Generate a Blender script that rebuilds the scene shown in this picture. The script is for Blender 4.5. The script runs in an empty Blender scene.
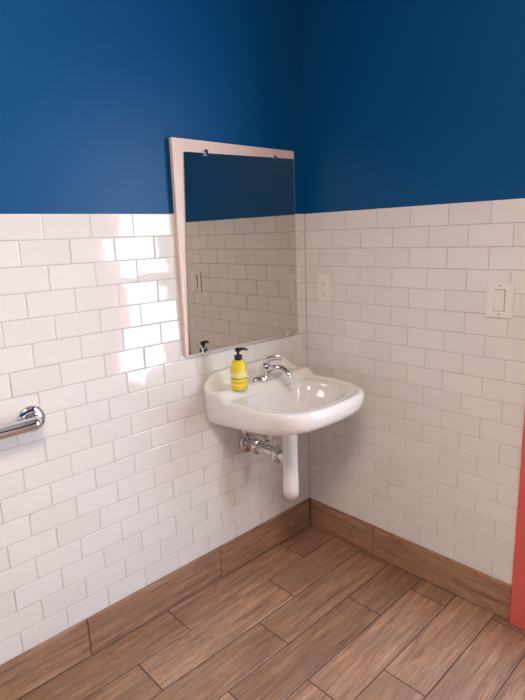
import bpy, bmesh, math, random
from mathutils import Vector, Matrix
random.seed(7)
H=1.46; BB=0.1423
CEIL=2.75; XF=-3.3; YB=-3.3
TY=0.008   # tile thickness

# ------------------------------------------------------------------ helpers
def newmat(name):
    m=bpy.data.materials.new(name); m.use_nodes=True
    nt=m.node_tree; b=nt.nodes['Principled BSDF']
    return m,nt,b
def N(nt,t,**kw):
    n=nt.nodes.new(t)
    for k,v in kw.items(): setattr(n,k,v)
    return n
def simple(name,col,rough=.4,metal=0,bump=0,bscale=200,spec=.5,coat=0,var=0.0):
    m,nt,b=newmat(name)
    b.inputs['Base Color'].default_value=(*col,1); b.inputs['Roughness'].default_value=rough
    b.inputs['Metallic'].default_value=metal; b.inputs['Specular IOR Level'].default_value=spec
    b.inputs['Coat Weight'].default_value=coat
    tc=N(nt,'ShaderNodeTexCoord'); no=N(nt,'ShaderNodeTexNoise'); no.inputs['Scale'].default_value=bscale
    no.inputs['Detail'].default_value=3
    nt.links.new(tc.outputs['Object'],no.inputs['Vector'])
    if var>0:
        mx=N(nt,'ShaderNodeMix',data_type='RGBA'); 
        mx.inputs[6].default_value=(*[c*(1-var) for c in col],1); mx.inputs[7].default_value=(*[min(1,c*(1+var)) for c in col],1)
        nt.links.new(no.outputs['Fac'],mx.inputs[0]); nt.links.new(mx.outputs[2],b.inputs['Base Color'])
    if bump>0:
        bp=N(nt,'ShaderNodeBump'); bp.inputs['Strength'].default_value=bump; bp.inputs['Distance'].default_value=.001
        nt.links.new(no.outputs['Fac'],bp.inputs['Height']); nt.links.new(bp.outputs['Normal'],b.inputs['Normal'])
    return m
def mesh_obj(name,verts,faces,mat=None,smooth=False,parent=None):
    me=bpy.data.meshes.new(name); me.from_pydata([tuple(v) for v in verts],[],faces); me.update()
    o=bpy.data.objects.new(name,me); bpy.context.scene.collection.objects.link(o)
    if mat: me.materials.append(mat)
    if smooth:
        for p in me.polygons: p.use_smooth=True
    if parent: o.parent=parent
    return o
def empty(name,loc=(0,0,0)):
    o=bpy.data.objects.new(name,None); o.location=loc; o.empty_display_size=.05
    bpy.context.scene.collection.objects.link(o); return o
def boxdata(a,b):
    x0,y0,z0=a;x1,y1,z1=b
    v=[(x0,y0,z0),(x1,y0,z0),(x1,y1,z0),(x0,y1,z0),(x0,y0,z1),(x1,y0,z1),(x1,y1,z1),(x0,y1,z1)]
    f=[(0,3,2,1),(4,5,6,7),(0,1,5,4),(1,2,6,5),(2,3,7,6),(3,0,4,7)]
    return v,f
def boxes(name,lst,mat,parent=None,bevel=0,seg=2):
    V=[];F=[]
    for a,b in lst:
        v,f=boxdata(tuple(min(p,q) for p,q in zip(a,b)),tuple(max(p,q) for p,q in zip(a,b))); k=len(V); V+=v; F+=[tuple(i+k for i in q) for q in f]
    o=mesh_obj(name,V,F,mat,parent=parent)
    if bevel:
        md=o.modifiers.new('b','BEVEL'); md.width=bevel; md.segments=seg; md.limit_method='ANGLE'
        for p in o.data.polygons: p.use_smooth=True
        o.modifiers.new('w','WEIGHTED_NORMAL')
    return o
def lathe(name,prof,mat,parent=None,seg=40,M=None,sq=None):
    V=[];F=[]
    n=len(prof)
    for r,z in prof:
        for i in range(seg):
            a=2*math.pi*i/seg; c,s=math.cos(a),math.sin(a)
            if sq: 
                k=(abs(c)**sq+abs(s)**sq)**(-1/sq); c*=k;s*=k
            V.append(Vector((r*c,r*s,z)))
    for j in range(n-1):
        for i in range(seg):
            a=j*seg+i;b=j*seg+(i+1)%seg
            F.append((a,b,b+seg,a+seg))
    F.append(tuple(range(seg))[::-1]); F.append(tuple((n-1)*seg+i for i in range(seg)))
    if M is not None: V=[M@v for v in V]
    o=mesh_obj(name,V,F,mat,True,parent)
    md=o.modifiers.new('e','EDGE_SPLIT'); md.split_angle=math.radians(50)
    return o
def catmull(pts,res=10):
    P=[Vector(p) for p in pts]; P=[2*P[0]-P[1]]+P+[2*P[-1]-P[-2]]; out=[]
    for i in range(1,len(P)-2):
        for k in range(res):
            t=k/res
            out.append(.5*((2*P[i])+(-P[i-1]+P[i+1])*t+(2*P[i-1]-5*P[i]+4*P[i+1]-P[i+2])*t*t+(-P[i-1]+3*P[i]-3*P[i+1]+P[i+2])*t**3))
    out.append(P[-2]); return out
def tube(name,pts,rad,mat,parent=None,res=10,seg=20,flat=1.0,smoothpath=True):
    P=catmull(pts,res) if smoothpath else [Vector(p) for p in pts]
    n=len(P); V=[];F=[]
    if not isinstance(rad,(list,tuple)): rad=[rad]*len(pts)
    T0=(P[1]-P[0]).normalized(); up=Vector((0,0,1)) if abs(T0.z)<.9 else Vector((1,0,0))
    nrm=(up-T0*up.dot(T0)).normalized()
    for j,p in enumerate(P):
        T=(P[min(j+1,n-1)]-P[max(j-1,0)]).normalized()
        nrm=(nrm-T*nrm.dot(T)).normalized(); bn=T.cross(nrm)
        u=j/(n-1)*(len(rad)-1); i0=min(int(u),len(rad)-2); r=rad[i0]+(rad[i0+1]-rad[i0])*(u-i0)
        for i in range(seg):
            a=2*math.pi*i/seg; V.append(p+nrm*math.cos(a)*r*flat+bn*math.sin(a)*r)
    for j in range(n-1):
        for i in range(seg):
            a=j*seg+i;b=j*seg+(i+1)%seg; F.append((a,b,b+seg,a+seg))
    F.append(tuple(range(seg))[::-1]); F.append(tuple((n-1)*seg+i for i in range(seg)))
    o=mesh_obj(name,V,F,mat,True,parent)
    md=o.modifiers.new('e','EDGE_SPLIT'); md.split_angle=math.radians(60)
    return o

# ------------------------------------------------------------------ materials
def paint(name,col):
    m,nt,b=newmat(name)
    tc=N(nt,'ShaderNodeTexCoord'); no=N(nt,'ShaderNodeTexNoise'); no.inputs['Scale'].default_value=260
    n2=N(nt,'ShaderNodeTexNoise'); n2.inputs['Scale'].default_value=1.5
    bp=N(nt,'ShaderNodeBump'); bp.inputs['Strength'].default_value=.25; bp.inputs['Distance'].default_value=.0006
    mx=N(nt,'ShaderNodeMix',data_type='RGBA'); mx.inputs[6].default_value=(*[c*.93 for c in col],1); mx.inputs[7].default_value=(*[c*1.07 for c in col],1)
    nt.links.new(tc.outputs['Object'],no.inputs['Vector']); nt.links.new(tc.outputs['Object'],n2.inputs['Vector'])
    nt.links.new(n2.outputs['Fac'],mx.inputs[0]); nt.links.new(mx.outputs[2],b.inputs['Base Color'])
    nt.links.new(no.outputs['Fac'],bp.inputs['Height']); nt.links.new(bp.outputs['Normal'],b.inputs['Normal'])
    b.inputs['Roughness'].default_value=.4; b.inputs['Specular IOR Level'].default_value=.25
    return m
m_blue=paint('blue_paint',(.001,.082,.25))
m_ceil=simple('ceiling_white',(.8,.8,.78),.8,bump=.2,bscale=80)
m_grout=simple('grout',(.56,.55,.53),.85,bump=.4,bscale=400,var=.05)
def tilemat():
    m,nt,b=newmat('white_glazed_tile')
    b.inputs['Roughness'].default_value=.045
    tc=N(nt,'ShaderNodeTexCoord'); no=N(nt,'ShaderNodeTexNoise'); no.inputs['Scale'].default_value=22; no.inputs['Detail'].default_value=1
    bp=N(nt,'ShaderNodeBump'); bp.inputs['Strength'].default_value=.4; bp.inputs['Distance'].default_value=.0012
    at=N(nt,'ShaderNodeAttribute'); at.attribute_name='tone'
    mx=N(nt,'ShaderNodeMix',data_type='RGBA'); mx.inputs[6].default_value=(.77,.765,.745,1); mx.inputs[7].default_value=(.81,.805,.79,1)
    nt.links.new(at.outputs['Fac'],mx.inputs[0]); nt.links.new(mx.outputs[2],b.inputs['Base Color'])
    nt.links.new(tc.outputs['Object'],no.inputs['Vector']); nt.links.new(no.outputs['Fac'],bp.inputs['Height'])
    nt.links.new(bp.outputs['Normal'],b.inputs['Normal'])
    return m
m_tile=tilemat()
def woodmat():
    m,nt,b=newmat('wood_look_porcelain')
    uv=N(nt,'ShaderNodeUVMap'); uv.uv_map='UVMap'
    def mp(sx,sy):
        k=N(nt,'ShaderNodeMapping'); k.inputs['Scale'].default_value=(sx,sy,1); nt.links.new(uv.outputs[0],k.inputs[0]); return k
    a=N(nt,'ShaderNodeTexNoise'); a.inputs['Scale'].default_value=1; a.inputs['Detail'].default_value=6; a.inputs['Roughness'].default_value=.65; a.inputs['Distortion'].default_value=.4
    nt.links.new(mp(4,48).outputs[0],a.inputs['Vector'])
    c=N(nt,'ShaderNodeTexNoise'); c.inputs['Scale'].default_value=1; c.inputs['Detail'].default_value=8; c.inputs['Roughness'].default_value=.75
    nt.links.new(mp(14,170).outputs[0],c.inputs['Vector'])
    d=N(nt,'ShaderNodeTexNoise'); d.inputs['Scale'].default_value=1; d.inputs['Detail'].default_value=4
    nt.links.new(mp(5,13).outputs[0],d.inputs['Vector'])
    r1=N(nt,'ShaderNodeValToRGB'); e=r1.color_ramp.elements
    e[0].position=.28; e[0].color=(.17,.088,.055,1); e[1].position=.70; e[1].color=(.53,.33,.215,1)
    x=r1.color_ramp.elements.new(.48); x.color=(.37,.205,.126,1)
    nt.links.new(a.outputs['Fac'],r1.inputs[0])
    r2=N(nt,'ShaderNodeValToRGB'); e=r2.color_ramp.elements
    e[0].position=.37; e[0].color=(.28,.26,.25,1); e[1].position=.48; e[1].color=(1,1,1,1)
    nt.links.new(c.outputs['Fac'],r2.inputs[0])
    mu=N(nt,'ShaderNodeMix',data_type='RGBA',blend_type='MULTIPLY'); mu.inputs[0].default_value=.75
    nt.links.new(r1.outputs[0],mu.inputs[6]); nt.links.new(r2.outputs[0],mu.inputs[7])
    r3=N(nt,'ShaderNodeValToRGB'); e=r3.color_ramp.elements
    e[0].position=.42; e[0].color=(0,0,0,1); e[1].position=.70; e[1].color=(.55,.55,.55,1)
    nt.links.new(d.outputs['Fac'],r3.inputs[0])
    gy=N(nt,'ShaderNodeMix',data_type='RGBA'); gy.inputs[7].default_value=(.24,.165,.125,1)
    nt.links.new(r3.outputs[0],gy.inputs[0]); nt.links.new(mu.outputs[2],gy.inputs[6])
    at=N(nt,'ShaderNodeAttribute'); at.attribute_name='tone'
    mr=N(nt,'ShaderNodeMapRange'); mr.inputs[3].default_value=.80; mr.inputs[4].default_value=1.2
    nt.links.new(at.outputs['Fac'],mr.inputs[0])
    vm=N(nt,'ShaderNodeVectorMath',operation='SCALE'); nt.links.new(gy.outputs[2],vm.inputs[0]); nt.links.new(mr.outputs[0],vm.inputs['Scale'])
    nt.links.new(vm.outputs[0],b.inputs['Base Color'])
    b.inputs['Roughness'].default_value=.33
    bp=N(nt,'ShaderNodeBump'); bp.inputs['Strength'].default_value=.3; bp.inputs['Distance'].default_value=.0008
    nt.links.new(c.outputs['Fac'],bp.inputs['Height']); nt.links.new(bp.outputs['Normal'],b.inputs['Normal'])
    return m
m_wood=woodmat()
m_floorgrout=simple('floor_grout',(.085,.062,.05),.9,bump=.3,bscale=300,var=.1)
m_porc=simple('vitreous_china',(.83,.82,.80),.08,coat=.4,bscale=5,var=.01)
m_chrome=simple('chrome',(.72,.72,.73),.09,1,bscale=30,var=.02)
m_steel=simple('brushed_steel',(.62,.62,.63),.24,1,bscale=60,var=.04)
m_mirror=simple('mirror_glass',(.62,.60,.55),.012,1,bscale=3,var=.01)
m_mframe=simple('mirror_frame_white',(.78,.64,.58),.35,bscale=25,var=.04)
m_plastic=simple('white_plastic',(.85,.83,.80),.3,bscale=50,var=.01)
m_pvc=simple('white_pvc',(.80,.80,.80),.35,bscale=30,var=.02)
m_black=simple('black_plastic',(.01,.01,.011),.25,bscale=50,var=.1)
m_coral=simple('coral_door_paint',(.70,.13,.11),.35,bump=.15,bscale=200,var=.03)
m_liquid=simple('yellow_soap',(.80,.66,.03),.12,coat=.5,bscale=20,var=.04)
m_label=simple('yellow_label',(.85,.72,.08),.5,bscale=40,var=.03)
m_labelw=simple('label_pale',(.85,.82,.55),.5,bscale=40,var=.03)
m_dark=simple('dark_slot',(.03,.028,.025),.6,bscale=40,var=.1)
m_caulk=simple('caulk',(.45,.40,.36),.7,bscale=40,var=.1)

# ------------------------------------------------------------------ panels (tiles / planks)
def cells_mesh(name,cells,to3d,mat,bev,th,parent=None,tilt=0.0,grow=0):
    V=[];F=[];tone=[];uvs=[]
    for (u0,u1,v0,v1) in cells:
        k=len(V); t=random.random(); ou=random.uniform(0,60); ov=random.uniform(0,60)
        b=min(bev,(u1-u0)*.3,(v1-v0)*.3)
        tu=random.uniform(-tilt,tilt); tv=random.uniform(-tilt,tilt)
        cu=(u0+u1)/2; cv=(v0+v1)/2
        quad=[(u0,v0),(u1,v0),(u1,v1),(u0,v1)]
        inn=[(u0+b*.45,v0+b*.45),(u1-b*.45,v0+b*.45),(u1-b*.45,v1-b*.45),(u0+b*.45,v1-b*.45)]
        inn2=[(u0+b*1.2,v0+b*1.2),(u1-b*1.2,v0+b*1.2),(u1-b*1.2,v1-b*1.2),(u0+b*1.2,v1-b*1.2)]
        def dd(u,v,base): return base+(u-cu)*tu+(v-cv)*tv
        for q,h in ((quad,0),(inn,th*.8),(inn2,th)):
            for (u,v) in q: V.append(to3d(u,v,0 if h==0 else dd(u,v,h))); tone.append(t); uvs.append((u-u0+ou,v-v0+ov))
        for r in (0,4):
            for i in range(4):
                j=(i+1)%4; F.append((k+r+i,k+r+j,k+r+4+j,k+r+4+i))
        F.append((k+8,k+9,k+10,k+11))
    o=mesh_obj(name,V,F,mat,False,parent)
    me=o.data
    bm=bmesh.new(); bm.from_mesh(me); bmesh.ops.recalc_face_normals(bm,faces=bm.faces[:]); bm.to_mesh(me); bm.free()
    at=me.attributes.new('tone','FLOAT','POINT')
    for i,t in enumerate(tone): at.data[i].value=t
    uvl=me.uv_layers.new(name='UVMap')
    for l in me.loops: uvl.data[l.index].uv=uvs[l.vertex_index]
    return o
ROWS=18; RH=(H-BB)/ROWS; TW=RH*1.99; G=.0025
def tile_cells(L0,L1,phase,cut=[]):
    out=[]
    for r in range(ROWS):
        v1=H-r*RH-G/2; v0=H-(r+1)*RH+G/2
        ph=phase+(TW/2 if r%2 else 0)
        k=math.floor((L0-ph)/TW)
        u=ph+k*TW
        while u<L1:
            a=max(u+G/2,L0+G/2); b=min(u+TW-G/2,L1-G/2)
            if b-a>.008: out.append((a,b,v0,v1))
            u+=TW
    return out
WT=.15
FR0=.952   # door frame start
wall_left=boxes('wall_left',[((XF-WT,0,0),(WT,WT,CEIL))],m_blue)
DR0,DR1,DH=1.01,1.99,2.12
wall_right=boxes('wall_right',[((0,0,0),(WT,-DR0,CEIL)),((0,-DR1,0),(WT,YB,CEIL)),((0,-DR0,DH),(WT,-DR1,CEIL))],m_blue)
wall_back=boxes('wall_back',[((XF-WT,YB-WT,0),(WT,YB,CEIL))],m_blue)
wall_front=boxes('wall_front',[((XF-WT,YB,0),(XF,0,CEIL))],m_blue)
ceiling=boxes('ceiling',[((XF-WT,YB-WT,CEIL),(WT,WT,CEIL+.1))],m_ceil)
GB=.0066
boxes('grout_bed',[((XF,-GB,BB-.005),(-.0,0,H-.002))],m_grout,wall_left)
boxes('grout_bed',[((-GB,-GB,BB-.005),(0,-FR0,H-.002)),((-GB,-DR1-.055,BB-.005),(0,YB,H-.002))],m_grout,wall_right)
boxes('grout_bed',[((XF,YB,BB-.005),(0,YB+GB,H-.002))],m_grout,wall_back)
boxes('grout_bed',[((XF,YB,BB-.005),(XF+GB,0,H-.002))],m_grout,wall_front)
T=.0015
TL=.016
cells_mesh('wall_tiles',tile_cells(TY,-XF,.1065-TW),lambda u,v,d:Vector((-u,-GB-d,v)),m_tile,.0022,T,wall_left,TL)
cells_mesh('wall_tiles',tile_cells(TY,FR0,.66-5*TW),lambda u,v,d:Vector((-GB-d,-u,v)),m_tile,.0022,T,wall_right,TL)
cells_mesh('wall_tiles_far',tile_cells(DR1+.055,-YB,.66-5*TW),lambda u,v,d:Vector((-GB-d,-u,v)),m_tile,.0022,T,wall_right,TL)
cells_mesh('wall_tiles',tile_cells(0,-XF,.05),lambda u,v,d:Vector((-u,YB+GB+d,v)),m_tile,.0022,T,wall_back,TL)
cells_mesh('wall_tiles',tile_cells(0,-YB,.05),lambda u,v,d:Vector((XF+GB+d,-u,v)),m_tile,.0022,T,wall_front,TL)

# floor planks (run parallel to wall_left)
floor=boxes('floor',[((XF-WT,YB-WT,-.1),(WT,WT,-.0015))],m_floorgrout)
PW=.148; PL=.605
cells=[]
joints={1:-.83,2:-.44,3:-.634,0:-.25,4:-.30,5:-.70,6:-.5}
yy=.136
r=0
while yy>YB:
    y1=yy; y0=yy-PW
    j=joints.get(r, random.uniform(-.6,0))
    x=j+PL*math.ceil((0-j)/PL)
    while x>XF:
        a=max(x-PL,XF); b=min(x,0)
        if b-a>.01 and min(y1,0)-max(y0,YB)>.01: cells.append((a+.002,b-.002,max(y0,YB)+.002,min(y1,0)-.002))
        x-=PL
    yy-=PW; r+=1
cells_mesh('floor_planks',cells,lambda u,v,d:Vector((u,v,-.0015+d)),m_wood,.002,.0015,floor)
def bb_all(name,segs,to3d,bed):
    base=boxes(name,bed,m_floorgrout)
    o=cells_mesh('planks',[(a+.0015,b-.0015,.003,BB-.0006) for a,b in segs],to3d,m_wood,.002,.003,base)
BT=.009
bb_all('baseboard_left',[(.013,.5635),(.5635,1.137),(1.137,1.74),(1.74,2.345),(2.345,2.95),(2.95,3.29)],lambda u,v,d:Vector((-u,-BT-d,v)),[((XF,-BT,0),(0,0,BB-.001))])
bb_all('baseboard_right',[(.013,.37),(.37,FR0)],lambda u,v,d:Vector((-BT-d,-u,v)),[((-BT,-.012,0),(0,-FR0,BB-.001))])
bb_all('baseboard_back',[(.013+i*.605,.013+(i+1)*.605) for i in range(5)],lambda u,v,d:Vector((-u,YB+BT+d,v)),[((XF,YB,0),(0,YB+BT,BB-.001))])
bb_all('baseboard_front',[(.013+i*.605,.013+(i+1)*.605) for i in range(5)],lambda u,v,d:Vector((XF+BT+d,-u,v)),[((XF,YB+.01,0),(XF+BT,-.012,BB-.001))])

# ------------------------------------------------------------------ door in right wall
door=empty('door_1')
P=.022
boxes('door_frame',[((-P,-FR0-.002,0),(WT,-DR0,DH)),((-P,-DR1,0),(WT,-DR1-.053,DH)),((-P,-FR0-.002,DH),(WT,-DR1-.053,DH+.053)),
  ],m_coral,door,.003)
d0,d1=DR0+.004,DR1-.004
boxes('door_slab',[((.03,-d0,.01),(.075,-d0-.09,DH-.01)),((.03,-d1,.01),(.075,-d1+.11,DH-.01)),((.03,-d0-.09,.01),(.075,-d1+.11,.40)),((.03,-d0-.09,1.97),(.075,-d1+.11,DH-.01))],m_coral,door,.002)
boxes('glazing_bead',[((.022,-d0-.08,.39),(.032,-d0-.105,1.98)),((.022,-d1+.125,.39),(.032,-d1+.10,1.98)),((.022,-d0-.08,.39),(.032,-d1+.10,.415)),((.022,-d0-.08,1.955),(.032,-d1+.10,1.98)),((.03,-d0-.09,1.10),(.07,-d1+.11,1.16))],m_coral,door)
lathe('handle_rose',[(.026,0),(.026,.008),(.012,.012),(.012,.05)],m_steel,door,M=Matrix.Translation((.03,-d1+.055,1.0))@Matrix.Rotation(-math.pi/2,4,'Y'))
tube('handle_lever',[(-.018,-d1+.055,1.0),(-.02,-d1+.11,1.0),(-.018,-d1+.17,1.0)],.009,m_steel,door)
m_ground=simple('concrete_pavement',(.80,.78,.74),.9,bump=.3,bscale=60,var=.08)
boxes('ground',[((WT,-12,-.1),(25,10,-.02))],m_ground)

# ------------------------------------------------------------------ mirror
mir=empty('mirror')
fr=boxes('mirror_backing_frame',[((-.676,-TY-.001,.962),(-.086,-.026,1.703))],m_mframe,mir,.0015)
gy=-.0268
gv=[(-.634,gy,1.660),(-.094,gy,1.672),(-.091,gy,.968),(-.664,gy,.966)]
th=.004
V=[Vector(v) for v in gv]+[Vector(v)+Vector((0,-th,0)) for v in gv]
g=mesh_obj('mirror_pane',V,[(4,5,6,7)[::-1],(0,1,2,3),(0,4,5,1),(1,5,6,2),(2,6,7,3),(3,7,4,0)],m_mirror,False,mir)
for x,z in((-.54,1.664),(-.20,1.668),(-.60,.972),(-.16,.972)):
    boxes('mirror_clip',[((x-.008,gy-.008,z-.012),(x+.008,gy+.002,z+.01))],m_chrome,mir,.002)

# ------------------------------------------------------------------ outlet & switch (right wall)
out=empty('electrical_outlet')
OY,OZ=-.115,1.148; WX=-TY-.0003
boxes('cover_plate',[((WX,OY-.0345,OZ-.056),(WX-.005,OY+.0345,OZ+.056))],m_plastic,out,.002,3)
for dz in(-.021,.021):
    lathe('receptacle',[(.0165,0),(.0165,.0025),(.0155,.003)],m_plastic,out,M=Matrix.Translation((WX-.0045,OY,OZ+dz))@Matrix.Rotation(-math.pi/2,4,'Y'),sq=4,seg=32)
    boxes('slots',[((WX-.0076,OY-.007,OZ+dz-.001),(WX-.0074,OY-.0052,OZ+dz+.007)),((WX-.0076,OY+.0052,OZ+dz-.001),(WX-.0074,OY+.007,OZ+dz+.007)),((WX-.0076,OY-.002,OZ+dz-.010),(WX-.0074,OY+.002,OZ+dz-.006))],m_dark,out)
sw=empty('light_switch')
SY,SZ=-.850,1.144
boxes('cover_plate',[((WX,SY-.045,SZ-.058),(WX-.006,SY+.045,SZ+.058))],m_plastic,sw,.0025,3)
boxes('paddle_gap',[((WX-.0055,yc-.0185,SZ-.036),(WX-.0066,yc+.0185,SZ+.036)) for yc in (SY,)],m_caulk,sw)
for yy_ in (SY,):
    v=[(WX-.006,yy_-.0165,SZ-.034),(WX-.006,yy_+.0165,SZ-.034),(WX-.006,yy_+.0165,SZ+.034),(WX-.006,yy_-.0165,SZ+.034),
       (WX-.0085,yy_-.0165,SZ-.034),(WX-.0085,yy_+.0165,SZ-.034),(WX-.016,yy_+.0165,SZ+.034),(WX-.016,yy_-.0165,SZ+.034)]
    o=mesh_obj('paddle',v,[(0,1,2,3),(7,6,5,4),(0,4,5,1),(1,5,6,2),(2,6,7,3),(3,7,4,0)],m_plastic,False,sw)
for dz in (-.047,.047):
    lathe('plate_screw',[(.003,0),(.003,.0008),(.002,.0012)],m_steel,sw,M=Matrix.Translation((WX-.0062,SY,SZ+dz))@Matrix.Rotation(-math.pi/2,4,'Y'),seg=16)

# ------------------------------------------------------------------ sink
SX=-.372; sink=empty('wall_mounted_sink')
NS=128
def sup(th_,a,bf,bb,nf,nb):
    c,s=math.cos(th_),math.sin(th_)
    b,n=(bb,nb) if s>0 else (bf,nf)
    return (abs(c/a)**n+abs(s/b)**n)**(-1/n)
def S(t):
    t=min(1,max(0,t)); return t*t*(3-2*t)
YC=-.25; WA=.247; DF=.225
def topz(x,y):
    lip=.052*S((y+.052)/.034)*(1-.75*S((abs(x)-.17)/.08))
    return .800+.026*S((y+.150)/.035)+lip
rings=[]
def ring(fn): rings.append([fn(2*math.pi*i/NS) for i in range(NS)])
def rout(a): return sup(a,WA,DF,.25,3.0,12)
def rin(a): return sup(a,.185,.172,.10,2.4,3.2)
for f in (.08,.2,.35,.5,.65,.78,.88,.94,.975,1.0):
    def fn(a,f=f):
        r=rin(a)*f; x=r*math.cos(a); y=YC+r*math.sin(a)
        d=.108*(1-f**3.2)
        return Vector((x,y,min(.797,topz(x,y))-.004*(f<1)-d-.002))
    ring(fn)
for f in (.03,.08,.18,.28,.38,.48,.56,.62,.66,.70,.74,.78,.82,.86,.90,.94,.97,.99):
    def fn(a,f=f):
        ri,ro=rin(a),rout(a); r=ri+(ro-ri)*f; x=r*math.cos(a); y=YC+r*math.sin(a)
        lip=.006*math.sin(math.pi*min(1,max(0,(f-.5)/.5)))*(1-S((y+.12)/.05))
        rd=.004*max(0,(f-.9)/.1)**2
        lo=-.006*(1-min(1,f/.1)) 
        return Vector((x,y,topz(x,y)+lip+lo-rd))
    ring(fn)
def lowring(kx,zf):
    def fn(a):
        r=rout(a); x=r*math.cos(a); y=YC+r*math.sin(a)
        return Vector((x*kx,y*kx,zf(x,y)))
    ring(fn)
def zl(y):
    t=min(1,-y/.47); return .700+.035*t
lowring(1.0,lambda x,y:topz(x,y)-.006)
lowring(1.004,lambda x,y:topz(x,y)-.018)
for t in (.35,.65,.85):
    lowring(1.0-.02*t*t,lambda x,y,t=t:(topz(x,y)-.018)*(1-t)+(zl(y)+.012)*t)
lowring(.965,lambda x,y:zl(y)+.002)
lowring(.93,lambda x,y:zl(y)-.007)
lowring(.84,lambda x,y:zl(y)-.016)
lowring(.65,lambda x,y:zl(y)-.028)
lowring(.45,lambda x,y:.675)
V=[v for r_ in rings for v in r_]; F=[]
for j in range(len(rings)-1):
    for i in range(NS):
        a=j*NS+i;b=j*NS+(i+1)%NS; F.append((a,b,b+NS,a+NS))
F.append(tuple(range(NS))[::-1]); F.append(tuple((len(rings)-1)*NS+i for i in range(NS)))
V=[v+Vector((SX,-TY-.0015,0)) for v in V]
so=mesh_obj('basin',V,F,m_porc,True,sink)
bm=bmesh.new(); bm.from_mesh(so.data); bmesh.ops.recalc_face_normals(bm,faces=bm.faces[:]); bm.to_mesh(so.data); bm.free()
lathe('drain_flange',[(.004,0),(.022,0),(.030,.002),(.031,.0)],m_chrome,sink,M=Matrix.Translation((SX,YC-TY,.693)))
lathe('overflow_ring',[(.010,0),(.010,.002),(.006,.003)],m_chrome,sink,M=Matrix.Translation((SX,YC+.092,.765))@Matrix.Rotation(math.radians(75),4,'X'))

# faucet
fa=empty('faucet'); FX,FY,FZ=SX+.016,-.104,.8262
lathe('base_plate',[(.076,0),(.076,.008),(.070,.014),(.03,.017)],m_chrome,fa,M=Matrix.Translation((FX,FY,FZ))@Matrix.Diagonal((1,.36,1,1)))
lathe('body',[(.027,.008),(.026,.03),(.024,.050),(.020,.058),(.010,.064)],m_chrome,fa,M=Matrix.Translation((FX,FY,FZ)))
tube('spout',[(FX,FY-.008,FZ+.028),(FX,FY-.045,FZ+.046),(FX,FY-.085,FZ+.050),(FX,FY-.115,FZ+.038),(FX,FY-.122,FZ+.022)],[.018,.016,.0135,.012,.0115],m_chrome,fa)
tube('lever',[(FX,FY+.004,FZ+.055),(FX+.002,FY-.005,FZ+.073),(FX+.008,FY-.035,FZ+.086),(FX+.014,FY-.070,FZ+.092)],[.017,.012,.010,.011],m_chrome,fa,flat=.6)

# soap bottle
sb=empty('soap_pump_bottle'); BX,BY,BZ=-.524,-.134,.8268
M=Matrix.Translation((BX,BY,BZ))@Matrix.Diagonal((1.04,1.04,.86,1))
lathe('bottle',[(.024,0),(.0275,.003),(.028,.01),(.028,.105),(.026,.116),(.018,.126),(.012,.130),(.012,.136)],m_liquid,sb,M=M)
lathe('label',[(.0283,.018),(.0285,.019),(.0285,.085),(.0283,.086)],m_label,sb,M=M)
for z0,z1,mt in((.062,.074,m_labelw),(.050,.053,m_dark),(.034,.036,m_dark)):
    lathe('label_band',[(.0284,z0),(.0288,z0+.0004),(.0288,z1-.0004),(.0284,z1)],mt,sb,M=M)
lathe('pump_collar',[(.0145,.130),(.0145,.147),(.011,.150),(.005,.151),(.005,.164),(.010,.165),(.011,.176),(.008,.179)],m_black,sb,M=M)
PZ=BZ+.172*.86
tube('pump_nozzle',[(BX,BY,PZ),(BX+.02,BY-.008,PZ+.001),(BX+.034,BY-.012,PZ-.005)],[.0065,.005,.004],m_black,sb)

# plumbing
pl=empty('sink_drain_trap')
DX,DY=SX-.022,YC-TY
tube('insulated_tailpiece',[(DX,DY,.68),(DX,DY,.60),(DX,DY,.50),(DX,DY,.44)],[.029,.029,.029,.030],m_pvc,pl)
tube('trap_bend',[(DX,DY,.47),(DX,DY,.420),(DX+.015,DY+.014,.396),(DX+.035,DY+.033,.398),(DX+.052,DY+.048,.43),(DX+.055,DY+.052,.48),(DX+.054,DY+.056,.52)],[.030,.031,.030,.028,.027,.026,.025],m_pvc,pl)
AZ=.545
lathe('slip_nut',[(.031,0),(.035,.004),(.035,.022),(.031,.026)],m_chrome,pl,seg=10,M=Matrix.Translation((DX,DY+.050,AZ))@Matrix.Rotation(-math.pi/2,4,'X'))
tube('trap_arm',[(DX,DY+.01,AZ),(DX,-TY-.002,AZ)],.0225,m_chrome,pl,smoothpath=False,seg=28)
lathe('slip_nut_wall',[(.029,0),(.034,.004),(.034,.022),(.029,.026)],m_chrome,pl,seg=10,M=Matrix.Translation((DX,-.085,AZ))@Matrix.Rotation(-math.pi/2,4,'X'))
lathe('wall_escutcheon',[(.044,0),(.042,.008),(.025,.016)],m_chrome,pl,M=Matrix.Translation((DX,-TY-.002,AZ))@Matrix.Rotation(math.pi/2,4,'X'))
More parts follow.
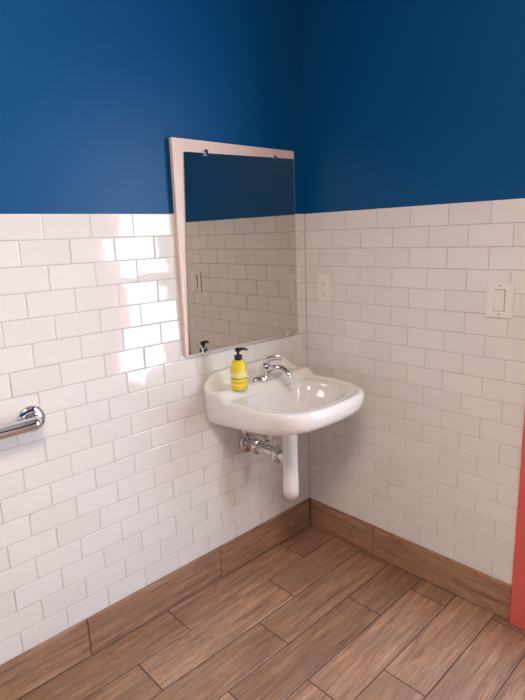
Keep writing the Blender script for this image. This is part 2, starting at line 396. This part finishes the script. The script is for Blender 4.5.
for i,dx in enumerate((-.030,.115)):
    z=.600
    v=empty('supply_valve')
    vx=SX+dx
    lathe('valve_escutcheon',[(.030,0),(.028,.006),(.014,.012)],m_chrome,v,M=Matrix.Translation((vx,-TY-.017 if i==0 else -TY-.002,z))@Matrix.Rotation(math.pi/2,4,'X'))
    tube('stub',[(vx,-.0095,z),(vx,-.115,z)],.012,m_chrome,v,smoothpath=False)
    lathe('valve_body',[(.014,0),(.019,.003),(.019,.042),(.014,.046)],m_chrome,v,M=Matrix.Translation((vx,-.090,z))@Matrix.Rotation(math.pi/2,4,'X'))
    lathe('valve_handle',[(.012,0),(.024,.004),(.024,.016),(.014,.020)],m_chrome,v,M=Matrix.Translation((vx,-.136,z))@Matrix.Rotation(math.pi/2,4,'X')@Matrix.Diagonal((1,.6,1,1)))
    lathe('compression_nut',[(.013,0),(.013,.020),(.009,.024)],m_chrome,v,M=Matrix.Translation((vx,-.112,z+.014)),seg=6)
    tube('supply_hose',[(vx,-.112,z+.03),(vx,-.112,z+.05),(vx-dx*.2,-.11,z+.07),(vx-dx*.25,-.11,.70)],.007,m_steel,v)

# ------------------------------------------------------------------ grab bar
gb=empty('grab_bar'); GX,GZ=-1.228,.874
lathe('flange',[(.040,0),(.040,.005),(.036,.010),(.020,.013)],m_chrome,gb,M=Matrix.Translation((GX,-TY-.0005,GZ))@Matrix.Rotation(math.pi/2,4,'X'))
y_=-TY-.056
tube('bar',[(GX,-TY-.004,GZ),(GX,y_+.028,GZ),(GX-.010,y_+.008,GZ),(GX-.035,y_,GZ),(GX-.30,y_,GZ),(GX-.80,y_,GZ),(GX-.880,y_,GZ),(GX-.905,y_+.008,GZ),(GX-.915,y_+.028,GZ),(GX-.915,-TY-.004,GZ)],.019,m_chrome,gb,seg=28)
lathe('flange_end',[(.040,0),(.040,.005),(.036,.010),(.020,.013)],m_chrome,gb,M=Matrix.Translation((GX-.915,-TY-.0005,GZ))@Matrix.Rotation(math.pi/2,4,'X'))

# ------------------------------------------------------------------ lights
cl=empty('ceiling_light_panel')
LX,LY=-1.9,-1.7
boxes('fixture_housing',[((LX-.31,LY-.31,CEIL-.03),(LX+.31,LY+.31,CEIL-.001))],m_plastic,cl,.003)
ld=bpy.data.lights.new('panel_lamp','AREA'); ld.shape='RECTANGLE'; ld.size=.58; ld.size_y=.58; ld.energy=52; ld.color=(1,.78,.60)
lo=bpy.data.objects.new('panel_lamp',ld); lo.location=(LX,LY,CEIL-.034); lo.parent=cl; bpy.context.scene.collection.objects.link(lo)
pd=bpy.data.lights.new('door_light_portal','AREA'); pd.shape='RECTANGLE'; pd.size=1.57; pd.size_y=DR1-DR0-.20
po=bpy.data.objects.new('door_light_portal',pd); po.location=(.09,-(DR0+DR1)/2+.01,1.185); po.rotation_euler=(0,math.pi/2,0); 
bpy.context.scene.collection.objects.link(po)
try: pd.cycles.is_portal=True
except Exception as e: print(e)
sd=bpy.data.lights.new('sun','SUN'); sd.energy=17; sd.angle=.009; sd.color=(1,.90,.78)
so_=bpy.data.objects.new('sun',sd); bpy.context.scene.collection.objects.link(so_)
so_.rotation_euler=Vector((-1,-.5,-.62)).to_track_quat('-Z','Y').to_euler(); so_.location=(3,0,3)
w=bpy.data.worlds.new('world'); bpy.context.scene.world=w; w.use_nodes=True; nt=w.node_tree
bg=nt.nodes['Background']; bg.inputs['Strength'].default_value=14
tc=N(nt,'ShaderNodeTexCoord'); sp=N(nt,'ShaderNodeSeparateXYZ'); rp=N(nt,'ShaderNodeValToRGB')
nt.links.new(tc.outputs['Generated'],sp.inputs[0]); nt.links.new(sp.outputs['Z'],rp.inputs[0]); nt.links.new(rp.outputs[0],bg.inputs['Color'])
e=rp.color_ramp.elements; e[0].position=0; e[0].color=(.83,.93,1.0,1); e[1].position=.7; e[1].color=(.50,.70,1,1)

# ------------------------------------------------------------------ camera
yaw,pitch,roll,f=.8153,-.2144,-.0364,528.97
fw=Vector((math.cos(yaw)*math.cos(pitch),math.sin(yaw)*math.cos(pitch),math.sin(pitch)))
r0=Vector((math.sin(yaw),-math.cos(yaw),0)); u0=r0.cross(fw)
rr=math.cos(roll)*r0+math.sin(roll)*u0; uu=-math.sin(roll)*r0+math.cos(roll)*u0
cd=bpy.data.cameras.new('camera'); cam=bpy.data.objects.new('camera',cd); bpy.context.scene.collection.objects.link(cam)
Mx=Matrix((( rr.x,uu.x,-fw.x,-1.7446),(rr.y,uu.y,-fw.y,-1.5599),(rr.z,uu.z,-fw.z,1.3785),(0,0,0,1)))
cam.matrix_world=Mx
cd.sensor_fit='HORIZONTAL'; cd.sensor_width=36; cd.lens=36*f/525; cd.clip_start=.02
sc=bpy.context.scene; sc.camera=cam
sc.view_settings.view_transform='Standard'; sc.view_settings.look='None'; sc.view_settings.exposure=-.06
